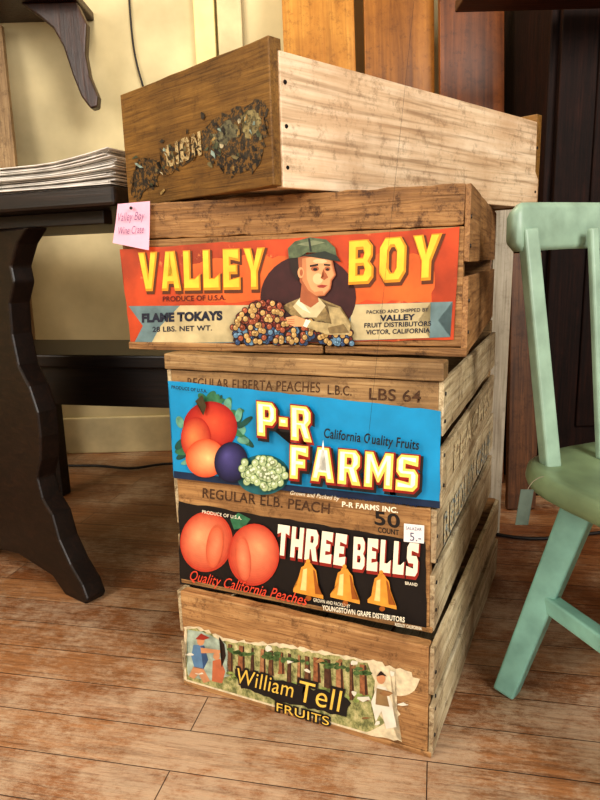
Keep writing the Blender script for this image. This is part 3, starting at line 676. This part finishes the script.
# ------------------------------------------------------------ background wood
tanb=wood('old_board',(110,84,54),(162,132,94),(190,162,122),'z',13)
o1=wood('ply_golden',(150,92,30),(196,140,62),(222,168,88),'z',14,fine=10,rough=.35)
o2=wood('ply_amber',(104,60,18),(158,102,38),(188,128,54),'z',15,fine=10,rough=.35)
o3=wood('ply_red',(60,30,10),(118,64,24),(154,90,38),'z',16,fine=10,rough=.4)
dkc=wood('cabinet_dark_wood',(12,5,3),(34,16,10),(54,27,17),'z',17,rough=.65,spec=.2)
shb=wood('shelf_brown',(40,20,10),(74,40,20),(100,58,30),'x',19,rough=.5)
ppl=wood('weathered_pale_board',(150,138,120),(190,178,156),(208,198,178),'z',20,fine=40,grime=.3)
def leanb(name,xc,w,y,H,ang,tilt,mat,th=.02):
    ob=box(name,(-w/2,0,0),(w/2,th,H),mat,None,.002); ob.location=(xc,y,.003); ob.rotation_euler=(-ang,tilt,0); return ob
leanb('wooden_plank',-.90,.10,2.05,1.40,.10,-.03,tanb)
leanb('leaning_board',.10,.21,1.90,1.75,.12,-.012,o1)
leanb('leaning_board',.313,.20,1.86,1.75,.12,.0,o2)
leanb('leaning_board',.505,.18,1.80,1.42,.12,0,o3)
leanb('pale_plank',.445,.045,1.43,.86,.02,.015,ppl,.012)
leanb('wooden_plank',.575,.075,1.59,.66,.07,.0,wood('brown_plank_wood',(50,28,14),(96,60,32),(126,82,46),'z',22,rough=.5),.02)
cab=empty('dark_cabinet',(.63,1.70,0))
box('cabinet_body',(0,0,0.06),(1.1,.48,1.9),dkc,cab,.004)
box('cabinet_base',(-.01,-.01,0),(1.11,.48,.06),dkc,cab,.004)
for k,x in enumerate((.02,.56)):
    box('cabinet_door_%d'%(k+1),(x,-.02,.1),(x+.52,0,1.85),dkc,cab,.003)
    box('door_panel_%d'%(k+1),(x+.09,-.028,.2),(x+.43,-.02,1.75),dkc,cab,.006)
ut=empty('hanging_shelf',(.38,1.45,0))
box('shelf_board',(0,0,1.205),(1.3,.18,1.23),shb,ut,.003)
box('shelf_strap_1',(.03,.08,1.23),(.05,.10,2.70),dkc,ut,.002)
box('shelf_strap_2',(1.2,.08,1.23),(1.22,.10,2.70),dkc,ut,.002)
bw=wood('walnut_dark',(30,14,8),(58,30,18),(84,48,28),'z',18,rough=.35)
ws=empty('bracket_shelf',(0,0,0))
box('shelf_board',(-1.5,2.0,1.42),(-.62,2.249,1.445),bw,ws,.004)
pr=[(-.79,1.42),(-.625,1.42),(-.60,1.36),(-.612,1.28),(-.606,1.22),(-.585,1.16),(-.59,1.13),(-.61,1.125),(-.635,1.16),(-.655,1.22),(-.675,1.30),(-.70,1.35),(-.74,1.385)]
extrude_poly('scroll_bracket',pr,lambda u,v,t:(u,2.11+t,v),.04,bw,ws,.005)
tube('wall_cord',[(-.50,2.243,1.60),(-.505,2.24,1.42),(-.50,2.238,1.30),(-.475,2.238,1.22),(-.465,2.238,1.15),(-.47,2.24,1.0)],.003,ink)
tube('power_cord',[(-.95,2.12,.008),(-.8,2.05,.008),(-.68,2.08,.008),(-.55,1.98,.008),(-.45,2.1,.008),(-.3,2.0,.008),(0,2.08,.008)],.004,ink)
tube('power_cord',[(.38,1.50,.006),(.46,1.42,.006),(.55,1.38,.006),(.66,1.42,.006),(.8,1.44,.006)],.004,ink)

# ------------------------------------------------------------ lights
W=bpy.data.worlds.new('world'); scene.world=W; W.use_nodes=True
bg=W.node_tree.nodes['Background']; bg.inputs['Color'].default_value=(1,.96,.9,1); bg.inputs['Strength'].default_value=1.15
def area(name,loc,tgt,size,e,col):
    l=bpy.data.lights.new(name,'AREA'); l.shape='RECTANGLE'; l.size=size[0]; l.size_y=size[1]; l.energy=e; l.color=col
    o=bpy.data.objects.new(name,l); COL.objects.link(o); o.location=loc; o.rotation_euler=(Vector(tgt)-Vector(loc)).to_track_quat('-Z','Y').to_euler(); return o
area('assumed_key_front',(1.5,-1.2,2.0),(.1,1.0,.4),(1.1,1.1),68,(1,.97,.91))  # assumed key lamp at right front, free-standing; no window is modelled
area('added_fill_left',(-2.2,-.6,1.9),(-.1,1.0,.4),(1.2,1.4),50,(1,.95,.87))  # added fill lamp from the left; the left wall has no window
area('back_wall_fill',(-.5,1.5,2.6),(-.4,1.8,0),(.5,.5),26,(1,.90,.72))  # added fill to brighten the background wall, no real fixture there
